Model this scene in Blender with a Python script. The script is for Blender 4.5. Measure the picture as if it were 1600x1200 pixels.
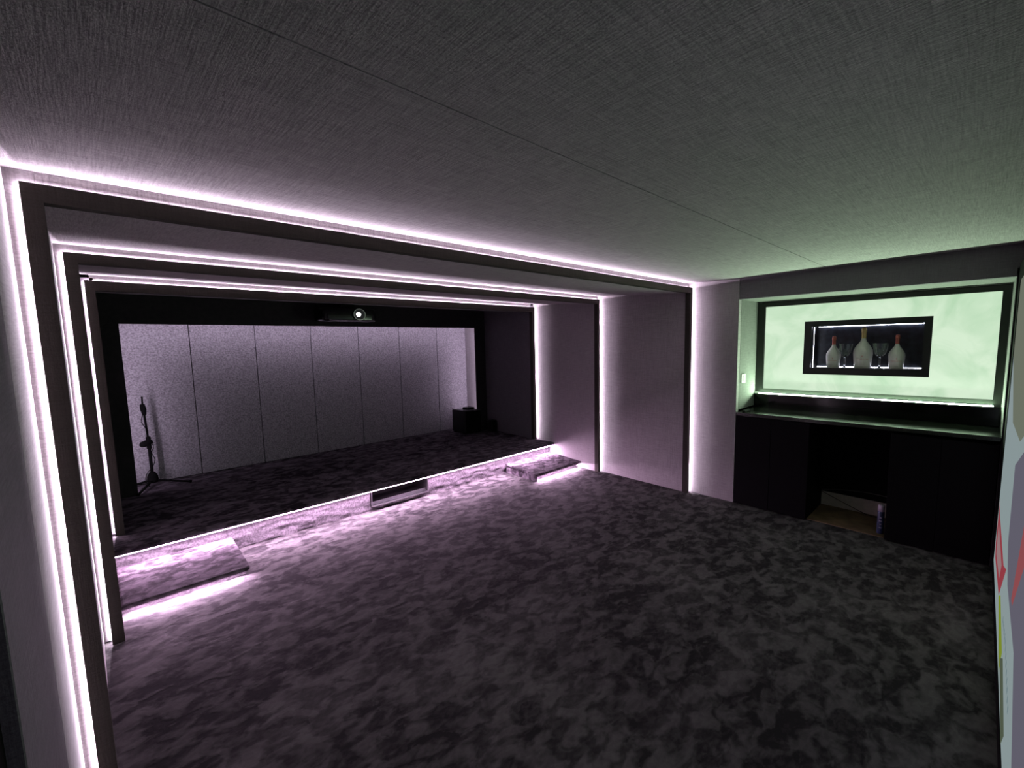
import bpy, bmesh, math, random
from mathutils import Vector, Matrix, noise
random.seed(4)
S = bpy.context.scene
C = S.collection
for o in list(bpy.data.objects):
    bpy.data.objects.remove(o)

# ------------------------------------------------------------------ camera
cam = bpy.data.cameras.new('camera')
cam.sensor_width = 36.0
cam.lens = 36.0 * 697.7583 / 1600
cam.shift_x = -114.2453 / 1600
cam.shift_y = 1.8219 / 1600
cam.clip_start = 0.02
co = bpy.data.objects.new('camera', cam)
C.objects.link(co)
yaw, pitch, roll = -.843, -.1084, -.0057
f0 = Vector((-math.sin(yaw), math.cos(yaw), 0)); up0 = Vector((0, 0, 1))
r0 = Vector((math.cos(yaw), math.sin(yaw), 0))
fw = f0 * math.cos(pitch) + up0 * math.sin(pitch)
upv = -f0 * math.sin(pitch) + up0 * math.cos(pitch)
r2 = r0 * math.cos(roll) + upv * math.sin(roll)
u2 = -r0 * math.sin(roll) + upv * math.cos(roll)
M = Matrix((r2, u2, -fw)).transposed().to_4x4()
M.translation = Vector((-4.4013, -2.359, 1.7406))
co.matrix_world = M
S.camera = co

# ------------------------------------------------------------------ world and exposure
w = bpy.data.worlds.new('world'); S.world = w; w.use_nodes = True
w.node_tree.nodes['Background'].inputs[0].default_value = (.5, .5, .5, 1)
w.node_tree.nodes['Background'].inputs[1].default_value = 0.0
S.view_settings.view_transform = 'Standard'
S.view_settings.look = 'None'
S.view_settings.exposure = 0.0
S.view_settings.gamma = 1.0
S.view_settings.use_curve_mapping = False
# strengths of the lamps the room has
LED_FRAME = 900.0      # cove strips around the three frames
LED_HEAD = 620.0
LED_STEP = 780.0       # strips under the platform and step noses
LED_BACK = 55.0       # strips behind the rear surround
LED_LEDGE = 560.0      # green strip on the ledge under the backlit panel
LED_BOX = 26.0        # strips in the bottle display
PANEL = 0.84
SCREEN = 0.34
C_FRAME = (.98, .80, 1.0)
C_STEP = (1.0, .66, .98)
C_BACK = (.93, .76, 1.0)

# ------------------------------------------------------------------ materials
def base(name):
    m = bpy.data.materials.new(name); m.use_nodes = True
    nt = m.node_tree; b = nt.nodes['Principled BSDF']
    return m, nt, b

def plain(name, col, rough=.6, metal=0.0, spec=.5, var=.12, scale=30, bump=0.0):
    m, nt, b = base(name)
    tc = nt.nodes.new('ShaderNodeTexCoord'); n = nt.nodes.new('ShaderNodeTexNoise')
    n.inputs['Scale'].default_value = scale; n.inputs['Detail'].default_value = 4
    nt.links.new(tc.outputs['Object'], n.inputs['Vector'])
    r = nt.nodes.new('ShaderNodeValToRGB')
    r.color_ramp.elements[0].position = .3; r.color_ramp.elements[1].position = .7
    r.color_ramp.elements[0].color = tuple(c * (1 - var) for c in col) + (1,)
    r.color_ramp.elements[1].color = tuple(min(1, c * (1 + var)) for c in col) + (1,)
    nt.links.new(n.outputs['Fac'], r.inputs[0]); nt.links.new(r.outputs[0], b.inputs['Base Color'])
    b.inputs['Roughness'].default_value = rough; b.inputs['Metallic'].default_value = metal
    b.inputs['Specular IOR Level'].default_value = spec
    if bump:
        bp = nt.nodes.new('ShaderNodeBump'); bp.inputs['Strength'].default_value = bump
        bp.inputs['Distance'].default_value = .003
        nt.links.new(n.outputs['Fac'], bp.inputs['Height']); nt.links.new(bp.outputs[0], b.inputs['Normal'])
    return m

def fabric(name, col, var=.22, s=55, bump=.35, dist=.002):
    """linen weave: thread noise stretched along each axis"""
    m, nt, b = base(name); L = nt.links.new
    tc = nt.nodes.new('ShaderNodeTexCoord')
    outs = []
    for sc in ((s * .16, s * 3.2, s * 3.2), (s * 3.2, s * .16, s * 3.2), (s * 3.2, s * 3.2, s * .16)):
        mp = nt.nodes.new('ShaderNodeMapping'); mp.inputs['Scale'].default_value = sc
        L(tc.outputs['Object'], mp.inputs['Vector'])
        n = nt.nodes.new('ShaderNodeTexNoise'); n.inputs['Scale'].default_value = 1; n.inputs['Detail'].default_value = 3
        L(mp.outputs[0], n.inputs['Vector']); outs.append(n.outputs['Fac'])
    a = nt.nodes.new('ShaderNodeMath'); a.operation = 'ADD'; L(outs[0], a.inputs[0]); L(outs[1], a.inputs[1])
    a2 = nt.nodes.new('ShaderNodeMath'); a2.operation = 'ADD'; L(a.outputs[0], a2.inputs[0]); L(outs[2], a2.inputs[1])
    mr = nt.nodes.new('ShaderNodeMapRange'); mr.inputs[1].default_value = 1.1; mr.inputs[2].default_value = 1.9
    L(a2.outputs[0], mr.inputs[0])
    r = nt.nodes.new('ShaderNodeValToRGB')
    r.color_ramp.elements[0].color = tuple(c * (1 - var) for c in col) + (1,)
    r.color_ramp.elements[1].color = tuple(min(1, c * (1 + var)) for c in col) + (1,)
    L(mr.outputs[0], r.inputs[0]); L(r.outputs[0], b.inputs['Base Color'])
    bp = nt.nodes.new('ShaderNodeBump'); bp.inputs['Strength'].default_value = bump; bp.inputs['Distance'].default_value = dist
    L(mr.outputs[0], bp.inputs['Height']); L(bp.outputs[0], b.inputs['Normal'])
    b.inputs['Roughness'].default_value = .85; b.inputs['Specular IOR Level'].default_value = .15
    return m

def carpet(name, dark, light, scale=1.0, bump=.5):
    m, nt, b = base(name); L = nt.links.new
    tc = nt.nodes.new('ShaderNodeTexCoord')
    mp = nt.nodes.new('ShaderNodeMapping'); mp.inputs['Rotation'].default_value = (0, 0, .5)
    mp.inputs['Scale'].default_value = (1.0, 1.35, 1.0)
    L(tc.outputs['Object'], mp.inputs['Vector'])
    def noi(sc, det, dist, rough=.55, vec=None):
        n = nt.nodes.new('ShaderNodeTexNoise'); n.inputs['Scale'].default_value = sc; n.inputs['Detail'].default_value = det
        n.inputs['Distortion'].default_value = dist; n.inputs['Roughness'].default_value = rough
        L(vec or mp.outputs[0], n.inputs['Vector']); return n
    def mth(op, x, y):
        q = nt.nodes.new('ShaderNodeMath'); q.operation = op
        for i, v in enumerate((x, y)):
            if isinstance(v, (int, float)): q.inputs[i].default_value = v
            else: L(v, q.inputs[i])
        return q.outputs[0]
    def smooth(x, a0, a1):
        q = nt.nodes.new('ShaderNodeMapRange'); q.interpolation_type = 'SMOOTHSTEP'
        q.inputs[1].default_value = a0; q.inputs[2].default_value = a1; L(x, q.inputs[0]); return q.outputs[0]
    big = noi(1.3 * scale, 2, .3)
    mid = noi(8.0 * scale, 3, .5, .5)
    small = noi(22 * scale, 3, .4, .6)
    pile = noi(380, 2, 0, .5, tc.outputs['Object'])
    # footprints and brushed tracks: warped cells, each with its own lay of the pile
    vo = nt.nodes.new('ShaderNodeTexVoronoi'); vo.inputs['Scale'].default_value = 5.5 * scale
    vm = nt.nodes.new('ShaderNodeVectorMath'); vm.operation = 'MULTIPLY_ADD'; vm.inputs[1].default_value = (.26, .26, .26)
    nd = noi(7 * scale, 3, 0)
    L(nd.outputs['Color'], vm.inputs[0]); L(mp.outputs[0], vm.inputs[2]); L(vm.outputs[0], vo.inputs['Vector'])
    sx = nt.nodes.new('ShaderNodeSeparateColor'); L(vo.outputs['Color'], sx.inputs[0])
    t = mth('ADD', mth('MULTIPLY', smooth(mid.outputs['Fac'], .42, .60), .34), mth('MULTIPLY', smooth(big.outputs['Fac'], .3, .7), .22))
    t = mth('ADD', t, mth('MULTIPLY', sx.outputs[0], .16))
    t = mth('ADD', t, mth('MULTIPLY', smooth(small.outputs['Fac'], .36, .66), .16))
    t = mth('ADD', t, mth('MULTIPLY', pile.outputs['Fac'], .22))
    r = nt.nodes.new('ShaderNodeValToRGB'); e = r.color_ramp.elements
    e[0].position = .28; e[0].color = dark + (1,); e[1].position = .92; e[1].color = light + (1,)
    L(t, r.inputs[0]); L(r.outputs[0], b.inputs['Base Color'])
    bp = nt.nodes.new('ShaderNodeBump'); bp.inputs['Strength'].default_value = bump; bp.inputs['Distance'].default_value = .006
    L(t, bp.inputs['Height']); L(bp.outputs[0], b.inputs['Normal'])
    b.inputs['Roughness'].default_value = .95; b.inputs['Specular IOR Level'].default_value = .1
    return m

def glow(name, col, strength):
    m = bpy.data.materials.new(name); m.use_nodes = True; nt = m.node_tree
    nt.nodes.remove(nt.nodes['Principled BSDF'])
    e = nt.nodes.new('ShaderNodeEmission'); e.inputs[0].default_value = tuple(col) + (1,); e.inputs[1].default_value = strength
    nt.links.new(e.outputs[0], nt.nodes['Material Output'].inputs[0])
    return m

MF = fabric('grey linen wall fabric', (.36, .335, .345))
MC = fabric('grey linen ceiling fabric', (.37, .345, .355), var=.34, s=60, bump=.45, dist=.003)
MFN = fabric('dimmed niche linen', (.19, .19, .185))  # same wall linen, shade put into its colour against the bright ledge light
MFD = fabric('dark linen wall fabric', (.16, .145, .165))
MB = plain('grey felt panel', (.34, .32, .35), .95, spec=.1, var=.42, scale=75, bump=.6)
MCAR = carpet('dark grey deep pile carpet', (.027, .025, .027), (.155, .148, .148))
MCAR2 = carpet('charcoal deep pile carpet', (.024, .019, .024), (.20, .17, .20), 1.2)
MRIS = plain('crushed grey carpet', (.15, .135, .15), .95, spec=.1, var=.45, scale=70, bump=.8)
MLIP = fabric('shade darkened frame linen', (.042, .037, .032))  # wall linen with the shade of the unlit fronts put into its colour
MBLK = plain('matt black', (.012, .011, .012), .8, spec=.2)
MSUR = plain('black surround board', (.034, .031, .034), .85, spec=.15)
MBK2 = plain('black velvet', (.006, .006, .006), .95, spec=.05)
MCAB = plain('black cabinet laminate', (.0035, .003, .004), .6, spec=.08)
MGRA = plain('polished black granite', (.022, .026, .02), .16, spec=.5, var=.9, scale=160)
MUPS = plain('polished black upstand', (.004, .004, .004), .12, spec=.5)
MCHR = plain('brushed silver', (.7, .68, .72), .28, 1.0)
MGLS = plain('black gloss plastic', (.004, .004, .005), .18)
MWOOD = plain('bare board', (.17, .11, .06), .8, scale=8, var=.4)
MWHT = plain('white painted board', (.42, .38, .33), .8)
MSWI = plain('white switch plastic', (.75, .8, .7), .35, var=.03)
MDKF = plain('dark bronze panel frame', (.009, .011, .009), .4)
MBOT = plain('white coated bottle', (.72, .70, .66), .35, var=.03)
MPINK = plain('rose foil', (.55, .16, .12), .35, .5, var=.3, scale=200)
MGOLD = plain('gold foil', (.62, .47, .2), .35, .5, var=.3, scale=200)
MPRT = plain('faded rose print', (.62, .36, .33), .6)
MSLATE = plain('dark streaked stone', (.014, .017, .024), .4, var=.8, scale=18)
MCANB = plain('dark blue can', (.03, .045, .11), .4, var=.6, scale=60)
MCANW = plain('lilac white cap', (.5, .45, .55), .5, var=.05)
MLF = glow('frame strip light', C_FRAME, LED_FRAME)
MLH = glow('frame head strip light', C_FRAME, LED_HEAD)
MLS = glow('step strip light', C_STEP, LED_STEP)
MLB = glow('rear strip light', C_BACK, LED_BACK)
MLG = glow('ledge strip light', (.68, 1.0, .66), LED_LEDGE)
MLX = glow('display strip light', (.82, .84, 1.0), LED_BOX)
MLENS = glow('projector beam lens', (1, 1, .97), 3.0)

def onyx():
    m, nt, b = base('backlit pale green onyx'); L = nt.links.new
    tc = nt.nodes.new('ShaderNodeTexCoord')
    n = nt.nodes.new('ShaderNodeTexNoise'); n.inputs['Scale'].default_value = 2.6; n.inputs['Detail'].default_value = 6
    n.inputs['Distortion'].default_value = .8; n.inputs['Roughness'].default_value = .55
    L(tc.outputs['Object'], n.inputs['Vector'])
    r = nt.nodes.new('ShaderNodeValToRGB'); e = r.color_ramp.elements
    e[0].position = .34; e[0].color = (.56, .82, .55, 1)
    e[1].position = .60; e[1].color = (.79, .99, .75, 1)
    L(n.outputs['Fac'], r.inputs[0])
    b.inputs['Base Color'].default_value = (.03, .03, .03, 1)
    L(r.outputs[0], b.inputs['Emission Color']); b.inputs['Emission Strength'].default_value = PANEL
    b.inputs['Roughness'].default_value = .3
    return m
MON = onyx()

def glassm():
    m, nt, b = base('clear glass')
    b.inputs['Transmission Weight'].default_value = 1; b.inputs['Roughness'].default_value = .02
    b.inputs['IOR'].default_value = 1.45; b.inputs['Base Color'].default_value = (.95, .97, 1, 1)
    return m
MG = glassm()

# ------------------------------------------------------------------ geometry helpers
def link(name, me, m=None, parent=None):
    o = bpy.data.objects.new(name, me); C.objects.link(o)
    if m is not None and me is not None: me.materials.append(m)
    if parent is not None: o.parent = parent
    return o

def fin(name, bm, m, parent=None, smooth=False):
    bmesh.ops.recalc_face_normals(bm, faces=bm.faces)
    me = bpy.data.meshes.new(name); bm.to_mesh(me); bm.free()
    if smooth:
        for p in me.polygons: p.use_smooth = True
    return link(name, me, m, parent)

def hexa(bm, p):
    """p: 8 corners, bottom four ccw then top four"""
    v = [bm.verts.new(q) for q in p]
    fs = [bm.faces.new([v[i] for i in f]) for f in
          ((0, 3, 2, 1), (4, 5, 6, 7), (0, 1, 5, 4), (1, 2, 6, 5), (2, 3, 7, 6), (3, 0, 4, 7))]
    return v, fs

def bx(bm, x0, x1, y0, y1, z0, z1, zf=None):
    """zf(y) optional height offset"""
    g = zf or (lambda y: 0)
    return hexa(bm, [(x0, y0, z0 + g(y0)), (x1, y0, z0 + g(y0)), (x1, y1, z0 + g(y1)), (x0, y1, z0 + g(y1)),
                     (x0, y0, z1 + g(y0)), (x1, y0, z1 + g(y0)), (x1, y1, z1 + g(y1)), (x0, y1, z1 + g(y1))])

def box(name, m, x0, x1, y0, y1, z0, z1, parent=None, bev=0, zf=None, seg=2):
    bm = bmesh.new(); bx(bm, x0, x1, y0, y1, z0, z1, zf)
    if bev: bmesh.ops.bevel(bm, geom=bm.edges[:], offset=bev, segments=seg, affect='EDGES', profile=.6)
    return fin(name, bm, m, parent)

def strip(name, m, a, b, half, nrm, parent, step=.12):
    """light tape: flat ribbon from a to b, `half` its half-width vector, cut into short pieces, a thin backing body"""
    a = Vector(a); b = Vector(b); h = Vector(half); n = Vector(nrm)
    k = max(1, int((b - a).length / step)); bm = bmesh.new()
    vs = []
    for i in range(k + 1):
        p = a.lerp(b, i / k); vs.append((bm.verts.new(p - h), bm.verts.new(p + h)))
    for i in range(k):
        f = bm.faces.new((vs[i][0], vs[i + 1][0], vs[i + 1][1], vs[i][1]))
    me = bpy.data.meshes.new(name); 
    bm.normal_update()
    if bm.faces[:][0].normal.dot(n) < 0: bmesh.ops.reverse_faces(bm, faces=bm.faces[:])
    bm.to_mesh(me); bm.free()
    return link(name, me, m, parent)

def lathe(bm, prof, cx, cy, cz, n=28, cap=True):
    rings = []
    for r, z in prof:
        if r < 1e-5: rings.append([bm.verts.new((cx, cy, cz + z))])
        else: rings.append([bm.verts.new((cx + r * math.cos(2 * math.pi * i / n), cy + r * math.sin(2 * math.pi * i / n), cz + z)) for i in range(n)])
    for a, b in zip(rings, rings[1:]):
        for i in range(n):
            j = (i + 1) % n
            if len(a) == 1 and len(b) == 1: continue
            if len(a) == 1: bm.faces.new((a[0], b[i], b[j]))
            elif len(b) == 1: bm.faces.new((a[i], a[j], b[0]))
            else: bm.faces.new((a[i], a[j], b[j], b[i]))

def tube(bm, pts, r, n=8):
    pts = [Vector(p) for p in pts]; prev = None; rad = r if isinstance(r, (list, tuple)) else [r] * len(pts)
    for i, p in enumerate(pts):
        d = (pts[min(i + 1, len(pts) - 1)] - pts[max(i - 1, 0)]).normalized()
        u = d.cross(Vector((0, 0, 1)))
        if u.length < .05: u = d.cross(Vector((1, 0, 0)))
        u.normalize(); v = d.cross(u)
        ring = [bm.verts.new(p + (u * math.cos(2 * math.pi * k / n) + v * math.sin(2 * math.pi * k / n)) * rad[i]) for k in range(n)]
        if prev:
            for k in range(n): bm.faces.new((prev[k], prev[(k + 1) % n], ring[(k + 1) % n], ring[k]))
        else: bm.faces.new(ring[::-1])
        prev = ring
    bm.faces.new(prev)

def curve_pts(P, n=20):
    """Catmull-Rom through P"""
    P = [Vector(p) for p in P]; Q = [P[0]] + P + [P[-1]]; out = []
    for i in range(1, len(Q) - 2):
        for k in range(n):
            t = k / n; a, b, c, d = Q[i - 1], Q[i], Q[i + 1], Q[i + 2]
            out.append(.5 * ((2 * b) + (c - a) * t + (2 * a - 5 * b + 4 * c - d) * t * t + (3 * b - a - 3 * c + d) * t ** 3))
    out.append(P[-1]); return out

def thing(name, label, cat, loc=(0, 0, 0), group=None):
    o = bpy.data.objects.new(name, None); C.objects.link(o); o.location = loc
    o['label'] = label; o['category'] = cat
    if group: o['group'] = group
    bpy.context.view_layer.update()
    return o

def rebase(o):
    """children were built in world space: move them into the parent's frame"""
    for ch in o.children:
        if ch.type == 'MESH':
            ch.data.transform(Matrix.Translation(-Vector(o.location)))
            for g in ch.children:
                if g.type == 'MESH': g.data.transform(Matrix.Translation(-Vector(o.location)))

def tag(o, label, cat, group=None):
    o['label'] = label; o['category'] = cat
    if group: o['group'] = group
    return o

def struct(o, label=None):
    o['kind'] = 'structure'
    if label: o['label'] = label
    return o

def sempty(name, label):
    o = bpy.data.objects.new(name, None); C.objects.link(o); o['kind'] = 'structure'; o['label'] = label
    return o

# ------------------------------------------------------------------ setting out
# y runs to the rear wall, x to the right; the right wall face is x=0, the floor z=0
YF = -2.53                              # front (screen) wall
Y1, Y2, Y3, YS, YB = 0.0, 1.244, 2.39, 3.523, 3.95
XL0 = -4.526
R = [0.0, -.055, -.108, -.170]          # right wall faces, zone by zone
Lw = [XL0, -4.458, -4.385, -4.305]      # left wall faces
def zc0(y): return .035 * (-.5 - y) if y < -.5 else 0.0
ZC = [(2.30, 2.30), (2.195, 2.240), (2.142, 2.200), (2.087, 2.150)]   # ceiling heights (start, end) of each zone
D = .06                                 # depth of a frame lip
NY0, NY1 = -.505, -2.499                # bar niche
def nz(y): return .022 * (-.5 - y)      # the bar wall rises slightly towards the screen

# ------------------------------------------------------------------ floor
fl = struct(box('floor', MCAR, -4.9, .9, -2.7, 4.2, -.06, 0), 'dark grey brushed deep pile carpet')

# ------------------------------------------------------------------ ceiling
ce = sempty('ceiling', 'grey linen fabric ceiling with one joint')
YJ = -1.29
def cpan(y0, y1):
    bm = bmesh.new()
    g = .0025
    ys = sorted(set([y0 + g, y1 - g] + ([-.5] if y0 < -.5 < y1 else [])))
    for a, b in zip(ys, ys[1:]):
        pass
    # one closed prism along x, profile in y-z
    bot = [(y, 2.30 + zc0(y)) for y in ys]
    top = [(y, 2.33 + zc0(y)) for y in ys][::-1]
    prof = bot + top
    v0 = [bm.verts.new((-4.62, y, z)) for y, z in prof]; v1 = [bm.verts.new((.0, y, z)) for y, z in prof]
    n = len(prof)
    for i in range(n): bm.faces.new((v0[i], v0[(i + 1) % n], v1[(i + 1) % n], v1[i]))
    bm.faces.new(v0[::-1]); bm.faces.new(v1)
    return fin('ceiling_panel', bm, MC, ce)
cpan(YJ, D); cpan(YF, YJ)
bm = bmesh.new(); bx(bm, -4.7, 1.0, -2.75, YJ + .3, 2.45, 2.5); bx(bm, -4.7, 1.0, YJ + .3, D + .02, 2.331, 2.5)
bx(bm, -4.7, 1.0, YJ - .02, YJ + .3, 2.37, 2.5)
fin('ceiling_slab', bm, MBLK, ce)
for k, (ya, yb) in enumerate(((Y1 + D, Y2 + D), (Y2 + D, Y3 + D), (Y3 + D, YS)), 1):
    za, zb = ZC[k]
    bm = bmesh.new()
    xl, xr = Lw[k] - (.0 if k < 3 else .02), R[k] + (.0 if k < 3 else .02)
    hexa(bm, [(xl, ya, za), (xr, ya, za), (xr, yb, zb), (xl, yb, zb), (xl, ya, 2.40), (xr, ya, 2.40), (xr, yb, 2.40), (xl, yb, 2.40)])
    fin('soffit_panel', bm, MC if k == 1 else MF, ce)

# ------------------------------------------------------------------ side walls
wr = sempty('wall_right', 'right wall of stepped grey linen fabric panels')
def wpan(nm, m, x0, x1, y0, y1, z0, z1, par, zf=None):
    return box(nm, m, x0, x1, y0, y1, z0, z1, par, bev=.002, zf=zf, seg=1)
wpan('wall_panel', MF, 0, .06, NY0 + .0015, D, .004, 2.305, wr)
wpan('wall_panel', MF, R[1], .06, D, Y2 + D, .004, 2.34, wr)
wpan('wall_panel', MF, R[2], .06, Y2 + D, Y3 + D, .004, 2.34, wr)
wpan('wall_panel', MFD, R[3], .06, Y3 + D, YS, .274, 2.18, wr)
# header above the niche
bm = bmesh.new()
a, b = YF, NY0 - .0015
zb0 = lambda y: 2.10 + nz(y); zt0 = lambda y: 2.32 + zc0(y)
hexa(bm, [(0, a, zb0(a)), (.06, a, zb0(a)), (.06, b, zb0(b)), (0, b, zb0(b)), (0, a, zt0(a)), (.06, a, zt0(a)), (.06, b, zt0(b)), (0, b, zt0(b))])
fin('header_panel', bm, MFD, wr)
wpan('wall_panel', MBLK, -.001, .06, YF, NY1 - .002, .004, 2.16, wr)
wl = sempty('wall_left', 'left wall of stepped grey linen fabric panels')
wpan('wall_panel', MF, XL0 - .06, XL0, NY0 + .0015, D, .004, 2.36, wl)
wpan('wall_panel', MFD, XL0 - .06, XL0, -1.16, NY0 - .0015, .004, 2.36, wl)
wpan('wall_panel', MF, XL0 - .06, Lw[1], D, Y2 + D, .004, 2.34, wl)
wpan('wall_panel', MF, XL0 - .06, Lw[2], Y2 + D, Y3 + D, .004, 2.34, wl)
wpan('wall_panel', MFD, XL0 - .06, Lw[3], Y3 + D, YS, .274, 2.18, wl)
wpan('dark_panel', MBK2, XL0 - .09, XL0 - .02, YF, -1.162, .0, 2.40, wl)

# ------------------------------------------------------------------ bar niche (setting)
nic = sempty('wall_niche', 'recess for the bar with pale fabric sides')
box('cheek', MFN, .06, .62, NY0, NY0 + .04, .98, 2.16, nic)
box('cheek', MFN, .0, .62, NY1 - .03, NY1, .98, 2.20, nic)
bm = bmesh.new(); bx(bm, .06, .62, NY1, NY0, 2.10, 2.14, nz); fin('soffit', bm, MFN, nic)
bm = bmesh.new(); bx(bm, .74, .80, NY1 - .05, NY0 + .05, .9, 2.3); fin('backing', bm, MBLK, nic)

# ------------------------------------------------------------------ front wall
wf = struct(box('wall_front', MBLK, -4.7, .1, YF - .08, YF, 0, 2.45), 'matt black wall behind the projection screen')

# ------------------------------------------------------------------ rear wall
wb = sempty('wall_back', 'rear wall of tall grey felt panels')
seams = [-4.30, -3.634, -3.06, -2.484, -1.915, -1.349, -.754, -.238]
for a, b in zip(seams, seams[1:]):
    box('felt_panel', MB, a + .003, b - .003, YB, YB + .03, .272, 2.2, wb, bev=.004, seg=1)
box('backing', MBLK, -4.4, 0, YB + .03, YB + .08, 0, 2.4, wb)
box('side_return', MF, -.238, -.20, YS + .02, YB + .03, .272, 2.2, wb)
box('side_return', MF, -4.34, -4.30, YS + .02, YB + .03, .272, 2.2, wb)
box('soffit', MBLK, -4.34, -.2, YS + .02, YB + .03, 2.17, 2.2, wb)
t1 = sempty('trim_1', 'flat black surround framing the rear felt wall')
OX0, OX1, OZ = -4.162, -.350, 1.880
box('header_board', MSUR, -4.305, -.17, YS, YS + .018, OZ, 2.17, t1, bev=.002, seg=1)
box('side_board', MSUR, -4.305, OX0, YS, YS + .018, .272, OZ, t1)
box('side_board', MSUR, OX1, -.17, YS, YS + .018, .272, OZ, t1)
strip('light_strip', MLB, (OX0 + .02, YS + .0195, OZ + .02), (OX1 - .02, YS + .0195, OZ + .02), (0, 0, .006), (0, 1, 0), t1)
strip('light_strip', MLB, (OX0 - .02, YS + .0195, .3), (OX0 - .02, YS + .0195, OZ), (.005, 0, 0), (0, 1, 0), t1)
strip('light_strip', MLB, (OX1 + .02, YS + .0195, .45), (OX1 + .02, YS + .0195, OZ), (.006, 0, 0), (0, 1, 0), t1)

# ------------------------------------------------------------------ the three light frames
def light_portal(k, y, lx0, lx1, rx0, rx1, z0, z1, zb, label):
    """lx0/rx0 outer edges, lx1/rx1 inner edges, z0 outer top, z1 inner top, zb foot"""
    t = thing('light_portal', label, 'light portal', (0, y, 0), 'light portals lining the room')
    cap = .008; i = .010
    def jamb(xo, xi, s):
        bm = bmesh.new()
        bx(bm, min(xo, xi), max(xo, xi), y, y + cap, zb, z0)
        xb = xo - s * i
        bx(bm, min(xb, xi), max(xb, xi), y + cap, y + D, zb, z0 - i)
        return fin('jamb', bm, MLIP, t)
    jamb(lx0, lx1, -1); jamb(rx0, rx1, 1)
    bm = bmesh.new()
    bx(bm, lx1, rx1, y, y + cap, z1, z0); bx(bm, lx1, rx1, y + cap, y + D, z1, z0 - i)
    fin('head', bm, MLIP, t)
    h_ = .0004; g_ = .0008   # tape tilted to wash the wall in front of the portal
    strip('light_strip', MLF, (lx0 + .0028, y + .045, zb + .012), (lx0 + .0028, y + .045, z0 - .008), (-g_, h_, 0), (-.44, -.9, 0), t)
    strip('light_strip', MLF, (rx0 - .0028, y + .045, zb + .012), (rx0 - .0028, y + .045, z0 - .008), (g_, h_, 0), (.44, -.9, 0), t)
    strip('light_strip', MLH, (lx0 + .008, y + .045, z0 - .0028), (rx0 - .008, y + .045, z0 - .0028), (0, h_, g_), (0, -.9, .44), t)
    rebase(t); return t
light_portal(1, Y1, -4.492, -4.445, -.022, -.066, 2.250, 2.192, .002, 'nearest and largest fabric portal with glowing edge, by the bar wall')
light_portal(2, Y2, -4.427, -4.376, -.078, -.114, 2.194, 2.140, .002, 'middle fabric portal with glowing edge, standing just before the platform steps')
light_portal(3, Y3, -4.352, -4.302, -.131, -.176, 2.155, 2.085, .274, 'rearmost smallest fabric portal with glowing edge, standing on the carpeted platform')

# ------------------------------------------------------------------ platform
YP = 2.05; HP = .272
pf = thing('platform', 'low charcoal carpeted platform with glowing front edge across the rear', 'platform', (-2.2, 3.0, 0))
bm = bmesh.new()
prof = []
for a in range(7):
    t = a / 6 * math.pi; prof.append((YP + .018 - .018 * math.sin(t), HP - .018 + .018 * math.cos(t)))
prof = [(YB, HP)] + prof + [(YB, HP - .036)]
N = 60
rows = []
for i in range(N + 1):
    x = Lw[2] + .001 + (R[2] - .002 - Lw[2]) * i / N
    dz = 0.0015 * math.sin(x * 3.1) + .001 * math.sin(x * 7.7)
    rows.append([bm.verts.new((x, y, z + (dz - .003 if 0 < j < len(prof) - 1 else -.003))) for j, (y, z) in enumerate(prof)])
for a, b in zip(rows, rows[1:]):
    for j in range(len(prof)): bm.faces.new((a[j], b[j], b[(j + 1) % len(prof)], a[(j + 1) % len(prof)]))
bm.faces.new(rows[0]); bm.faces.new(rows[-1][::-1])
fin('deck', bm, MCAR2, pf, smooth=False)

def rough_wall(nm, m, x0, x1, ztop, zbot, ytop, ybot, parent, amp=.011, seed=0, d=.018):
    bm = bmesh.new(); nx = max(4, int((x1 - x0) / d)); nzz = max(3, int((ztop - zbot) / .014))
    g = []
    for i in range(nx + 1):
        col = []
        for j in range(nzz + 1):
            x = x0 + (x1 - x0) * i / nx; u = j / nzz; z = ztop + (zbot - ztop) * u; y = ytop + (ybot - ytop) * u
            q = Vector((x * 9 + seed, z * 26, 1.3)); q2 = Vector((x * 26 + seed, z * 50, 4.3))
            y += amp * (noise.noise(q) * 1.2 + noise.noise(q2) * .9) * (0 if i in (0, nx) else 1)
            col.append(bm.verts.new((x, y, z)))
        g.append(col)
    for i in range(nx):
        for j in range(nzz): bm.faces.new((g[i][j], g[i + 1][j], g[i + 1][j + 1], g[i][j + 1]))
    # back face closes the body
    bv = [bm.verts.new(p) for p in ((x0, max(ytop, ybot) + .04, ztop), (x1, max(ytop, ybot) + .04, ztop), (x1, max(ytop, ybot) + .04, zbot), (x0, max(ytop, ybot) + .04, zbot))]
    bm.faces.new(bv)
    return fin(nm, bm, m, parent, smooth=True)
VX0, VX1, VZ0, VZ1 = -2.60, -1.99, .048, .222
YR = 2.135
rough_wall('riser', MRIS, Lw[2] + .002, VX0, HP - .042, 0.001, YR, YR + .03, pf, seed=1)
rough_wall('riser', MRIS, VX1, R[2] - .002, HP - .042, 0.001, YR, YR + .03, pf, seed=5)
rough_wall('riser', MRIS, VX0, VX1, VZ0, 0.001, YR + .02, YR + .03, pf, seed=9)
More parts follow.
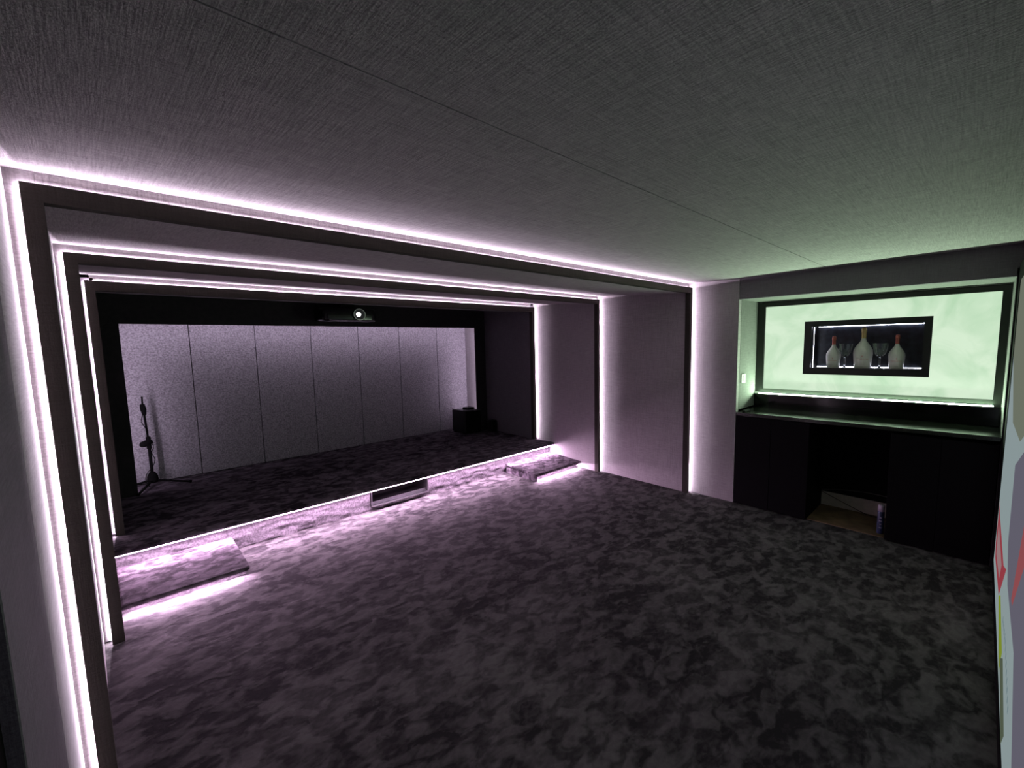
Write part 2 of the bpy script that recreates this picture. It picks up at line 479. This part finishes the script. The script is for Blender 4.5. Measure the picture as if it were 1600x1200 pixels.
# open equipment recess in the riser
bm = bmesh.new()
bx(bm, VX0, VX1, YR + .33, YR + .34, VZ0, HP - .04); bx(bm, VX0, VX1, YR, YR + .33, HP - .046, HP - .04)
bx(bm, VX0 - .002, VX0, YR, YR + .33, VZ0, HP - .04); bx(bm, VX1, VX1 + .002, YR, YR + .33, VZ0, HP - .04)
bx(bm, VX0, VX1, YR + .03, YR + .33, VZ0 - .004, VZ0)
fin('recess_lining', bm, MBLK, pf)
bm = bmesh.new()
bx(bm, VX0, VX1, YR - .02, YR + .015, VZ0, VZ0 + .006); bx(bm, VX0, VX1, YR + .030, YR + .034, VZ0 + .004, VZ0 + .016)
bx(bm, VX0, VX1, YR + .05, YR + .054, VZ0 + .004, VZ0 + .030)
bx(bm, VX0, VX0 + .006, YR - .02, YR - .012, VZ0, HP - .046); bx(bm, VX1 - .006, VX1, YR - .02, YR - .012, VZ0, HP - .046)
tr = fin('recess_trim', bm, MCHR, pf); tr['label'] = 'silver metal trim'
strip('light_strip', MLS, (Lw[2] + .01, YP + .023, HP - .0465), (R[2] - .01, YP + .023, HP - .0465), (0, .003, -.0017), (0, -.5, -.87), pf)
rebase(pf)

def step(x0, x1, yf, yb, zf_, zb_, xw, label, seed):
    """xw: which end is free: 'r' or 'l'"""
    t = thing('carpeted_step', label, 'step', ((x0 + x1) / 2, (yf + yb) / 2, 0), 'steps up to the platform')
    bm = bmesh.new()
    # tread outline with one rounded free corner
    rr = .035; pts = []
    def arc(cx, cy, a0, a1):
        for i in range(6):
            a = a0 + (a1 - a0) * i / 5; pts.append((cx + rr * math.cos(a), cy + rr * math.sin(a)))
    if xw == 'r':
        pts.append((x0, yf)); arc(x1 - rr, yf + rr, -math.pi / 2, 0); pts.append((x1, yb)); pts.append((x0, yb))
    else:
        arc(x0 + rr, yf + rr, -math.pi, -math.pi / 2); pts.append((x1, yf)); pts.append((x1, yb)); pts.append((x0, yb))
    h = lambda y: zf_ + (zb_ - zf_) * (y - yf) / (yb - yf)
    th = .030
    top = [bm.verts.new((x, y, h(y))) for x, y in pts]; bot = [bm.verts.new((x, y, h(y) - th)) for x, y in pts]
    n = len(pts); bm.faces.new(top); bm.faces.new(bot[::-1])
    for i in range(n): bm.faces.new((top[i], bot[i], bot[(i + 1) % n], top[(i + 1) % n]))
    bmesh.ops.recalc_face_normals(bm, faces=bm.faces)
    ed = [e for e in bm.edges if all(v in top for v in e.verts) or all(v in bot for v in e.verts)]
    bmesh.ops.bevel(bm, geom=ed, offset=.011, segments=3, affect='EDGES', profile=.5)
    fin('tread', bm, MCAR2, t, smooth=False)
    if xw == 'r': a, b = x0, x1 - .014
    else: a, b = x0 + .014, x1
    rough_wall('riser', MRIS, a, b, zf_ - th + .002, .001, yf + .09, yf + .10, t, amp=.004, seed=seed)
    if xw == 'r': box('side', MCAR2, b - .01, b, yf + .10, yb, .001, zf_ - th + .012, t)
    else: box('side', MCAR2, a, a + .01, yf + .02, yb, .001, zf_ - th + .012, t)
    strip('light_strip', MLS, (a + .015, yf + .035, zf_ - th - .003), (b - .015, yf + .035, zf_ - th - .003), (0, .0036, -.002), (0, -.5, -.87), t)
    rebase(t); return t
step(-4.374, -3.715, 1.53, YR + .0, .0875, .130, 'r', 'wider carpeted step with glowing underside at the left end of the platform', 3)
step(-.905, -.110, 1.545, YR + .0, .092, .124, 'l', 'carpeted step with glowing underside at the right end of the platform', 7)

# ------------------------------------------------------------------ bar: cabinets, worktop, backlit panel
def cz(y): return .0155 * (-.505 - y)
def cabinet(y0, y1, label, seamy):
    t = thing('base_cabinet', label, 'cabinet', (.3, (y0 + y1) / 2, 0), None)
    bm = bmesh.new(); bx(bm, .02, .56, y0 + .004, y1 - .004, .06, .925); fin('carcass', bm, MCAB, t)
    box('plinth', MCAB, .0405, .56, y0 + .008, y1 - .008, .001, .059, t)
    ys = [y0 + .002] + seamy + [y1 - .002]
    for a, b in zip(ys, ys[1:]):
        d = box('door', MCAB, .0, .019, a + .0015, b - .0015, .012, .930, t, bev=.0015, seg=1)
    rebase(t); return t
cabinet(-1.21, NY0, 'black base cabinet on the left of the open space under the worktop', [-.86])
cabinet(NY1, -1.83, 'black base cabinet on the right of the open space, next to the screen', [-2.165])
kb = thing('storage_recess', 'open space between the black cabinets with bare board floor', 'recess', (.3, -1.52, 0))
box('floor_board', MWOOD, .05, .555, -1.822, -1.2065, .001, .006, kb)
box('kick_board', MWHT, .556, .57, -1.822, -1.2065, .0, .146, kb)
box('back_board', MBK2, .556, .57, -1.822, -1.2065, .147, .93, kb)
rebase(kb)
bm = bmesh.new(); tube(bm, curve_pts([(.545, -1.212, .146), (.53, -1.311, .114), (.53, -1.428, .07), (.53, -1.569, .022), (.5, -1.66, .012), (.5, -1.80, .010)]), .0028, 6)
tag(fin('cable', bm, MBLK, None, True), 'thin black cable sagging across the white board between the cabinets', 'cable')
bm = bmesh.new(); tube(bm, curve_pts([(.53, -1.213, .168), (.5, -1.34, .200), (.5, -1.475, .222), (.5, -1.62, .232), (.5, -1.82, .228)]), .0025, 6)
tag(fin('cable', bm, plain('grey cable', (.14, .13, .12), .5), None, True), 'thin grey cable arching above the white board between the cabinets', 'cable')
sc_ = thing('spray_can', 'dark blue spray can with pale lilac cap beside the right cabinet', 'can', (.135, -1.785, .007))
bm = bmesh.new(); lathe(bm, [(0, 0), (.026, 0), (.027, .004), (.027, .19), (.024, .2), (0, .2)], .135, -1.785, .007, 24); fin('body', bm, MCANB, sc_, True)
bm = bmesh.new(); lathe(bm, [(0, .2), (.026, .2), (.026, .248), (.022, .256), (0, .256)], .135, -1.785, .007, 24); fin('cap', bm, MCANW, sc_, True)
for zz, aa in ((.06, .7), (.09, .5), (.12, .8), (.15, .6)):
    bm = bmesh.new()
    vs = []
    for i in range(7):
        a_ = math.pi + .1 + aa * (i / 6 - .5); vs.append((.135 + .0274 * math.cos(a_), -1.785 + .0274 * math.sin(a_)))
    lo = [bm.verts.new((x, y, zz)) for x, y in vs]; hi = [bm.verts.new((x, y, zz + .007)) for x, y in vs]
    for i in range(6): bm.faces.new((lo[i], lo[i + 1], hi[i + 1], hi[i]))
    fin('label_band', bm, MCANW, sc_)
rebase(sc_)

wt = thing('worktop', 'polished black speckled stone worktop with tall upstand over the cabinets', 'worktop', (.25, -1.5, .93))
bm = bmesh.new()
bx(bm, -.006, .56, NY1 + .002, NY0 - .002, .930, .962, cz)
bmesh.ops.bevel(bm, geom=bm.edges[:], offset=.003, segments=2, affect='EDGES')
fin('slab', bm, MGRA, wt)
box('upstand', MUPS, .466, .54, NY1 + .002, NY0 - .002, .955, 1.112, wt, zf=nz)
strip('light_strip', MLG, (.476, NY1 + .05, 1.1165 + nz(NY1)), (.476, NY0 - .05, 1.1165 + nz(NY0)), (.0044, 0, .0033), (-.6, 0, .8), wt)
rebase(wt)
bm = bmesh.new(); bx(bm, .02, .17, -.595, -.555, .965, .983); bmesh.ops.bevel(bm, geom=bm.edges[:], offset=.005, segments=2, affect='EDGES')
rc = thing('remote_control', 'small black remote lying on the left end of the stone worktop', 'remote', (.095, -.575, .965))
fin('body', bm, MBLK, rc)
for i in range(4):
    bm = bmesh.new(); lathe(bm, [(0, 0), (.005, 0), (.004, .002), (0, .002)], .05 + i * .028, -.575, .983, 10); fin('button', bm, MGLS, rc)
rebase(rc)

sw = thing('light_switch', 'small white switch plate on the left side of the bar recess', 'switch', (.155, NY0, 1.30))
box('plate', MSWI, .10, .205, NY0 - .009, NY0 - .0005, 1.252, 1.345, sw, bev=.003)
box('rocker', MSWI, .13, .175, NY0 - .014, NY0 - .009, 1.27, 1.328, sw, bev=.002)
rebase(sw)

pn = thing('backlit_panel', 'glowing pale green stone panel in a dark frame above the worktop', 'light panel', (.5, -1.5, 1.13))
PY0, PY1 = -.509, -2.495           # outer edges
IY0, IY1 = -.588, -2.443           # glowing area
BY0, BY1 = -.993, -2.018           # display box outer
def ring(nm, m, ya, yb, za, zb, ia, ib, iza, izb, x0, x1, parent):
    """rectangular frame in the y-z plane made of four mitred bars"""
    O = [(ya, za), (yb, za), (yb, zb), (ya, zb)]; I = [(ia, iza), (ib, iza), (ib, izb), (ia, izb)]
    for i in range(4):
        j = (i + 1) % 4; bm = bmesh.new()
        q = [O[i], O[j], I[j], I[i]]
        hexa(bm, [(x0, y, z + nz(y)) for y, z in q] + [(x1, y, z + nz(y)) for y, z in q])
        fin(nm, bm, m, parent)
ring('frame_bar', MDKF, PY0, PY1, 1.130, 2.082, IY0, IY1, 1.166, 2.040, .490, .53, pn)
# stone sheet with the opening for the display box
O = [(IY0 + .02, 1.15), (IY1 - .02, 1.15), (IY1 - .02, 2.06), (IY0 + .02, 2.06)]
I = [(BY0 - .02, 1.36), (BY1 + .02, 1.36), (BY1 + .02, 1.85), (BY0 - .02, 1.85)]
bm = bmesh.new()
for i in range(4):
    j = (i + 1) % 4; q = [O[i], O[j], I[j], I[i]]
    hexa(bm, [(.515, y, z + nz(y)) for y, z in q] + [(.525, y, z + nz(y)) for y, z in q])
bmesh.ops.remove_doubles(bm, verts=bm.verts[:], dist=.0001)
fin('stone_sheet', bm, MON, pn)
rebase(pn)
bm = bmesh.new()
for (y, z, q) in ((-1.02, 2.2, 0),): pass
bm.free()

db = thing('display_box', 'dark framed illuminated display box set into the middle of the glowing panel', 'display box', (.6, -1.5, 1.4))
ring('frame_bar', MDKF, BY0, BY1, 1.338, 1.866, -1.060, -1.962, 1.402, 1.814, .470, .503, db)
bm = bmesh.new(); bx(bm, .720, .73, -1.97, -1.05, 1.39, 1.83, nz); fin('back', bm, MSLATE, db)
bm = bmesh.new(); bx(bm, .503, .72, -1.97, -1.05, 1.385, 1.398, nz); fin('shelf', bm, MBLK, db)
bm = bmesh.new(); bx(bm, .503, .72, -1.97, -1.05, 1.822, 1.835, nz); fin('top', bm, MBLK, db)
for y in (-1.05, -1.975):
    bm = bmesh.new(); bx(bm, .503, .72, y, y + .007, 1.398, 1.822, nz); fin('side', bm, MBLK, db)
def z_(y, z): return z + nz(y)
strip('light_strip', MLX, (.708, -1.065, z_(-1.065, 1.812)), (.708, -1.955, z_(-1.955, 1.812)), (.0015, 0, .002), (-.8, 0, -.6), db)
strip('light_strip', MLX, (.71, -1.065, z_(-1.065, 1.402)), (.71, -1.955, z_(-1.955, 1.402)), (0, 0, .0025), (-1, 0, 0), db)
strip('light_strip', MLX, (.60, -1.052, 1.41), (.60, -1.052, 1.82), (.003, 0, 0), (0, -1, 0), db)
rebase(db)

def bottle(y, s, foil, label, sw_=1.0):
    zb = 1.3985 + nz(y); x = .60
    t = thing('bottle', label, 'bottle', (x, y, zb), 'bottles in the display box')
    W = .066 * s * sw_
    prof = [(0, 0), (W * .80, 0), (W * .84, .004), (W * .93, .06 * s), (W * 1.0, .115 * s), (W * .97, .14 * s), (W * .80, .165 * s),
            (W * .55, .19 * s), (W * .33, .21 * s), (W * .245, .228 * s), (W * .235, .24 * s)]
    bm = bmesh.new(); lathe(bm, prof + [(0, .24 * s)], x, y, zb, 32); fin('body', bm, MBOT, t, True)
    bm = bmesh.new(); lathe(bm, [(W * .25, .232 * s), (W * .25, .275 * s), (W * .29, .278 * s), (W * .29, .297 * s), (W * .25, .31 * s), (W * .12, .317 * s), (0, .317 * s)], x, y, zb, 24)
    fin('foil_cap', bm, foil, t, True)
    # tiny faded print: a crest and one line of lettering
    rr = W * .955
    def patch(a0, a1, z0, z1):
        bm = bmesh.new(); lo = []; hi = []
        for i in range(5):
            a = math.pi + .1 + a0 + (a1 - a0) * i / 4
            lo.append(bm.verts.new((x + (rr + .002) * math.cos(a), y + (rr + .002) * math.sin(a), zb + z0)))
            hi.append(bm.verts.new((x + (rr + .002) * math.cos(a), y + (rr + .002) * math.sin(a), zb + z1)))
        for i in range(4): bm.faces.new((lo[i], lo[i + 1], hi[i + 1], hi[i]))
        return fin('print', bm, MPRT, t)
    k = 9
    for i in range(k):
        a = -.62 + 1.24 * i / (k - 1); patch(a - .045, a + .045, .072 * s, .078 * s)
    patch(-.06, .06, .09 * s, .102 * s)
    rebase(t)
bottle(-1.238, 1.0, MPINK, 'leftmost small white bottle with rose foil neck in the display box')
bottle(-1.492, 1.24, MGOLD, 'tall white bottle with gold foil neck in the middle of the display box')
bottle(-1.762, 1.0, MPINK, 'rightmost small white bottle with rose foil neck in the display box')
def goblet(y, label):
    x, zb = .540, 1.3985 + nz(y)
    t = thing('goblet', label, 'glass', (x, y, zb), 'goblets in the display box')
    bm = bmesh.new()
    outer = [(.0, 0), (.040, 0), (.040, .003), (.020, .008), (.008, .016), (.0065, .03), (.0065, .095), (.010, .108)]
    lathe(bm, outer + [(.0, .108)], x, y, zb, 24); fin('stem', bm, MG, t, True)
    bm = bmesh.new()
    cup_o = [(.0, .1085), (.012, .1085), (.030, .122), (.048, .150), (.058, .185), (.063, .235), (.0635, .240)]
    cup_i = [(.061, .240), (.0555, .188), (.045, .154), (.028, .128), (.0, .118)]
    lathe(bm, cup_o + cup_i, x, y, zb, 16); fin('bowl', bm, MG, t, False)
    rebase(t)
goblet(-1.352, 'cut glass goblet between the left small bottle and the tall bottle')
goblet(-1.640, 'cut glass goblet between the tall bottle and the right small bottle')

# ------------------------------------------------------------------ projection screen
ps = thing('projection_screen', 'large lit projection screen in a black frame on the front wall', 'screen', (-2.2, YF, 0))
SX0, SX1, SZ0, SZ1 = -4.35, -.20, .14, 2.10
for nm, a in (('frame_bar', (SX1, -.004, SZ0 - .08, SZ1 + .12)), ('frame_bar', (SX0 - .1, SX0, SZ0 - .08, SZ1 + .12)), ('frame_bar', (SX0, SX1, SZ1, SZ1 + .12)), ('frame_bar', (SX0, SX1, SZ0 - .08, SZ0))):
    box(nm, MBK2, a[0], a[1], YF + .001, YF + .02, a[2], a[3], ps)
def smat(nm, c): return glow(nm, c, SCREEN)
box('screen_fabric', smat('screen picture pale', (.70, .86, .88)), SX0, SX1, YF + .001, YF + .016, SZ0, SZ1, ps)
def spoly(nm, c, pts, dy):
    bm = bmesh.new(); bm.faces.new([bm.verts.new((x, YF + .016 + dy, z)) for x, z in pts]); fin(nm, bm, smat('screen picture ' + nm, c), ps)
spoly('picture_olive', (.42, .47, .36), [(-.2, 1.75), (-.2, 1.60), (-.86, 1.233), (-1.549, 1.245), (-2.4, 1.5), (-2.4, 2.1), (-.2, 2.1)], .0004)
spoly('picture_violet', (.34, .32, .42), [(-1.40, 1.10), (-1.45, .72), (-1.678, .60), (-2.265, .60), (-2.9, .14), (-4.35, .14), (-4.35, 2.1), (-2.6, 2.1), (-2.2, 1.38)], .0008)  # violet carried on over the unseen side to lower the screen's light
spoly('picture_red', (.80, .12, .16), [(-.30, .62), (-.42, .56), (-1.30, .54), (-1.52, .609), (-1.144, .304), (-.42, .24), (-.30, .3)], .0012)
spoly('picture_rose', (.80, .50, .52), [(-.42, .50), (-1.15, .48), (-1.05, .36), (-.50, .30)], .0016)
spoly('picture_scarlet', (.75, .2, .22), [(-2.174, 1.05), (-1.95, .66), (-2.02, .66), (-2.4, 1.02)], .0012)
spoly('picture_lime', (.55, .72, .06), [(-1.144, .304), (-1.298, .375), (-1.76, .312), (-1.69, .176)], .0012)
spoly('picture_grey', (.22, .27, .18), [(-1.669, .235), (-1.846, .335), (-2.237, .25), (-2.143, .145)], .0016)
for i in range(14):
    x = -1.62 - i * .05; z = .45 - abs(i - 5) * .006
    spoly('picture_mark', (.25, .42, .48), [(x, z), (x - .02, z), (x - .02, z - .03), (x, z - .03)], .0016)
rebase(ps)

# ------------------------------------------------------------------ projector
pj = thing('projector', 'glossy black ceiling projector with lit round lens above the rear wall', 'projector', (-2.27, 3.3, 1.95))
bm = bmesh.new()
x0, x1, ya, yb, z0, z1 = -2.585, -1.985, 3.16, 3.50, 1.932, 2.082
bx(bm, x0, x1, ya, yb, z0, z1)
bmesh.ops.bevel(bm, geom=[e for e in bm.edges if abs((e.verts[0].co - e.verts[1].co).z) > .1], offset=.07, segments=6, affect='EDGES', profile=.5)
bmesh.ops.bevel(bm, geom=[e for e in bm.edges if abs(e.verts[0].co.z - e.verts[1].co.z) < 1e-4 and len(e.link_faces) == 2 and abs(e.link_faces[0].normal.z - e.link_faces[1].normal.z) > .5], offset=.022, segments=4, affect='EDGES', profile=.5)
fin('body', bm, MGLS, pj, True)
def disc_y(nm, m, cx, cz_, r0, r1, y0, y1, n=32):
    bm = bmesh.new(); g = []
    for (r, y) in ((r0, y1), (r1, y1), (r1, y0), (r0, y0)) if r0 > 0 else ((0, y1), (r1, y1), (r1, y0), (0, y0)):
        g.append([bm.verts.new((cx + r * math.cos(2 * math.pi * i / n), y, cz_ + r * math.sin(2 * math.pi * i / n))) for i in range(n)] if r > 0 else [bm.verts.new((cx, y, cz_))])
    G = g + [g[0]] if r0 > 0 else g
    for a, b in zip(G, G[1:]):
        for i in range(n):
            j = (i + 1) % n
            if len(a) == 1 and len(b) == 1: continue
            if len(a) == 1: bm.faces.new((a[0], b[i], b[j]))
            elif len(b) == 1: bm.faces.new((a[i], a[j], b[0]))
            else: bm.faces.new((a[i], a[j], b[j], b[i]))
    return fin(nm, bm, m, pj)
LX, LZ = -2.205, 2.013
disc_y('lens_barrel', MGLS, LX, LZ, 0, .066, 3.135, 3.18)
disc_y('lens_ring', MCHR, LX, LZ, .060, .066, 3.125, 3.135).__setitem__('label', 'silver lens ring')
disc_y('lens_cup', plain('coated lens', (.12, .12, .13), .1), LX, LZ, 0, .060, 3.128, 3.135)
disc_y('lens', MLENS, LX - .012, LZ, 0, .026, 3.124, 3.128).__setitem__('label', 'bright white lit lens')
bm = bmesh.new(); tube(bm, curve_pts([(-2.56, 3.215, 1.962), (-2.535, 3.175, 1.95), (-2.47, 3.158, 1.943), (-2.2, 3.157, 1.942), (-2.03, 3.163, 1.944)], 10), .0035, 6)
fin('trim_line', bm, MCHR, pj)
box('mount', MBLK, -2.35, -2.2, 3.28, 3.40, 2.082, 2.135, pj)
rebase(pj)

# ------------------------------------------------------------------ microphone stand
mx, my = -4.037, 3.80
ms = thing('microphone_stand', 'black tripod microphone stand at the left end of the platform', 'stand', (mx, my, HP))
def part(nm, bm, m=MBK2, par=ms, sm=True): return fin(nm, bm, m, par, sm)
bm = bmesh.new(); lathe(bm, [(0, .035), (.035, .035), (.045, .05), (.04, .10), (.022, .14), (0, .14)], mx, my, HP, 16); part('tripod_hub', bm)
for ax, ay in ((.27, -.16), (-.13, -.31), (-.20, .08)):
    bm = bmesh.new(); tube(bm, [(mx + ax * .1, my + ay * .1, HP + .055), (mx + ax * .93, my + ay * .93, HP + .014), (mx + ax, my + ay, HP + .012)], [.011, .011, .014], 8); part('leg', bm)
bm = bmesh.new(); tube(bm, [(mx, my, HP + .1), (mx, my, HP + .45)], .013, 10); part('lower_tube', bm)
bm = bmesh.new(); tube(bm, [(mx, my, HP + .45), (mx - .01, my, HP + .74)], .009, 10); part('upper_tube', bm)
bm = bmesh.new(); tube(bm, [(mx - .055, my - .02, HP + .425), (mx - .045, my - .01, HP + .43), (mx - .01, my, HP + .44), (mx + .03, my, HP + .45)], [.02, .03, .03, .016], 10)
tube(bm, [(mx, my, HP + .38), (mx, my, HP + .50)], .019, 10); part('clutch', bm)
bm = bmesh.new(); tube(bm, [(mx - .008, my, HP + .72), (mx - .012, my, HP + .78), (mx - .016, my, HP + .83)], [.014, .024, .018], 10); part('microphone_clip', bm)
bm = bmesh.new(); tube(bm, [(mx - .014, my, HP + .82), (mx - .012, my, HP + .905)], .007, 8); part('boom_tip', bm)
bm = bmesh.new(); tube(bm, curve_pts([(mx - .02, my - .02, HP + .74), (mx - .035, my - .02, HP + .66), (mx - .012, my - .02, HP + .59), (mx - .004, my - .015, HP + .52), (mx + .03, my - .01, HP + .40), (mx + .012, my - .015, HP + .34), (mx + .03, my - .015, HP + .27), (mx + .01, my - .015, HP + .2), (mx - .04, my - .02, HP + .13), (mx - .05, my - .03, HP + .06), (mx - .03, my - .06, HP + .01)], 8), .0035, 6); part('cable', bm)
rebase(ms)

# ------------------------------------------------------------------ subwoofer and small things beside it
sb = thing('subwoofer', 'black cube subwoofer at the right end of the platform', 'speaker', (-.5, 3.57, HP))
zb = HP + .001
bm = bmesh.new()
q = [(-.62, 3.46), (-.36, 3.405), (-.395, 3.71), (-.655, 3.755)]
hexa(bm, [(x, y, zb + .012) for x, y in q] + [(x, y, .627) for x, y in q])
bmesh.ops.bevel(bm, geom=bm.edges[:], offset=.006, segments=2, affect='EDGES')
fin('cabinet', bm, plain('satin black speaker lacquer', (.012, .011, .013), .35), sb)
bm = bmesh.new()
g0 = Vector((-.62, 3.46)); g1 = Vector((-.36, 3.405)); d_ = (g1 - g0).normalized(); n_ = Vector((d_.y, -d_.x))
P = [g0 + d_ * .015, g1 - d_ * .015]
hexa(bm, [(P[0].x + n_.x * .010, P[0].y + n_.y * .010, zb + .012), (P[1].x + n_.x * .010, P[1].y + n_.y * .010, zb + .012), (P[1].x - n_.x * -.001, P[1].y + n_.y * .001, zb + .012), (P[0].x + n_.x * .001, P[0].y + n_.y * .001, zb + .03),
          (P[0].x + n_.x * .010, P[0].y + n_.y * .010, .612), (P[1].x + n_.x * .010, P[1].y + n_.y * .010, .612), (P[1].x + n_.x * .001, P[1].y + n_.y * .001, .612), (P[0].x + n_.x * .001, P[0].y + n_.y * .001, .612)])
fin('grille', bm, MBK2, sb)
for x, y in q:
    bm = bmesh.new(); c = Vector((x, y)).lerp(Vector((-.5, 3.58)), .15); lathe(bm, [(0, 0), (.014, 0), (.014, .012), (0, .012)], c.x, c.y, zb, 12); fin('foot', bm, MBLK, sb)
rebase(sb)
rt = thing('media_player', 'small flat black box lying on top of the subwoofer', 'device', (-.46, 3.58, .628))
bm = bmesh.new(); bx(bm, -.53, -.40, 3.52, 3.66, .628, .655); bmesh.ops.bevel(bm, geom=bm.edges[:], offset=.005, segments=2, affect='EDGES')
fin('case', bm, MBLK, rt)
box('front_strip', MGLS, -.52, -.41, 3.517, 3.52, .634, .649, rt)
rebase(rt)
st = thing('satellite_speaker', 'tiny black speaker on the platform against the right wall, beside the subwoofer', 'speaker', (-.22, 3.3, HP))
bm = bmesh.new(); bx(bm, -.272, -.182, 3.25, 3.36, HP + .004, .452); bmesh.ops.bevel(bm, geom=bm.edges[:], offset=.006, segments=2, affect='EDGES')
fin('cabinet', bm, MBLK, st)
box('grille', MBK2, -.266, -.188, 3.244, 3.25, HP + .014, .444, st)
rebase(st)
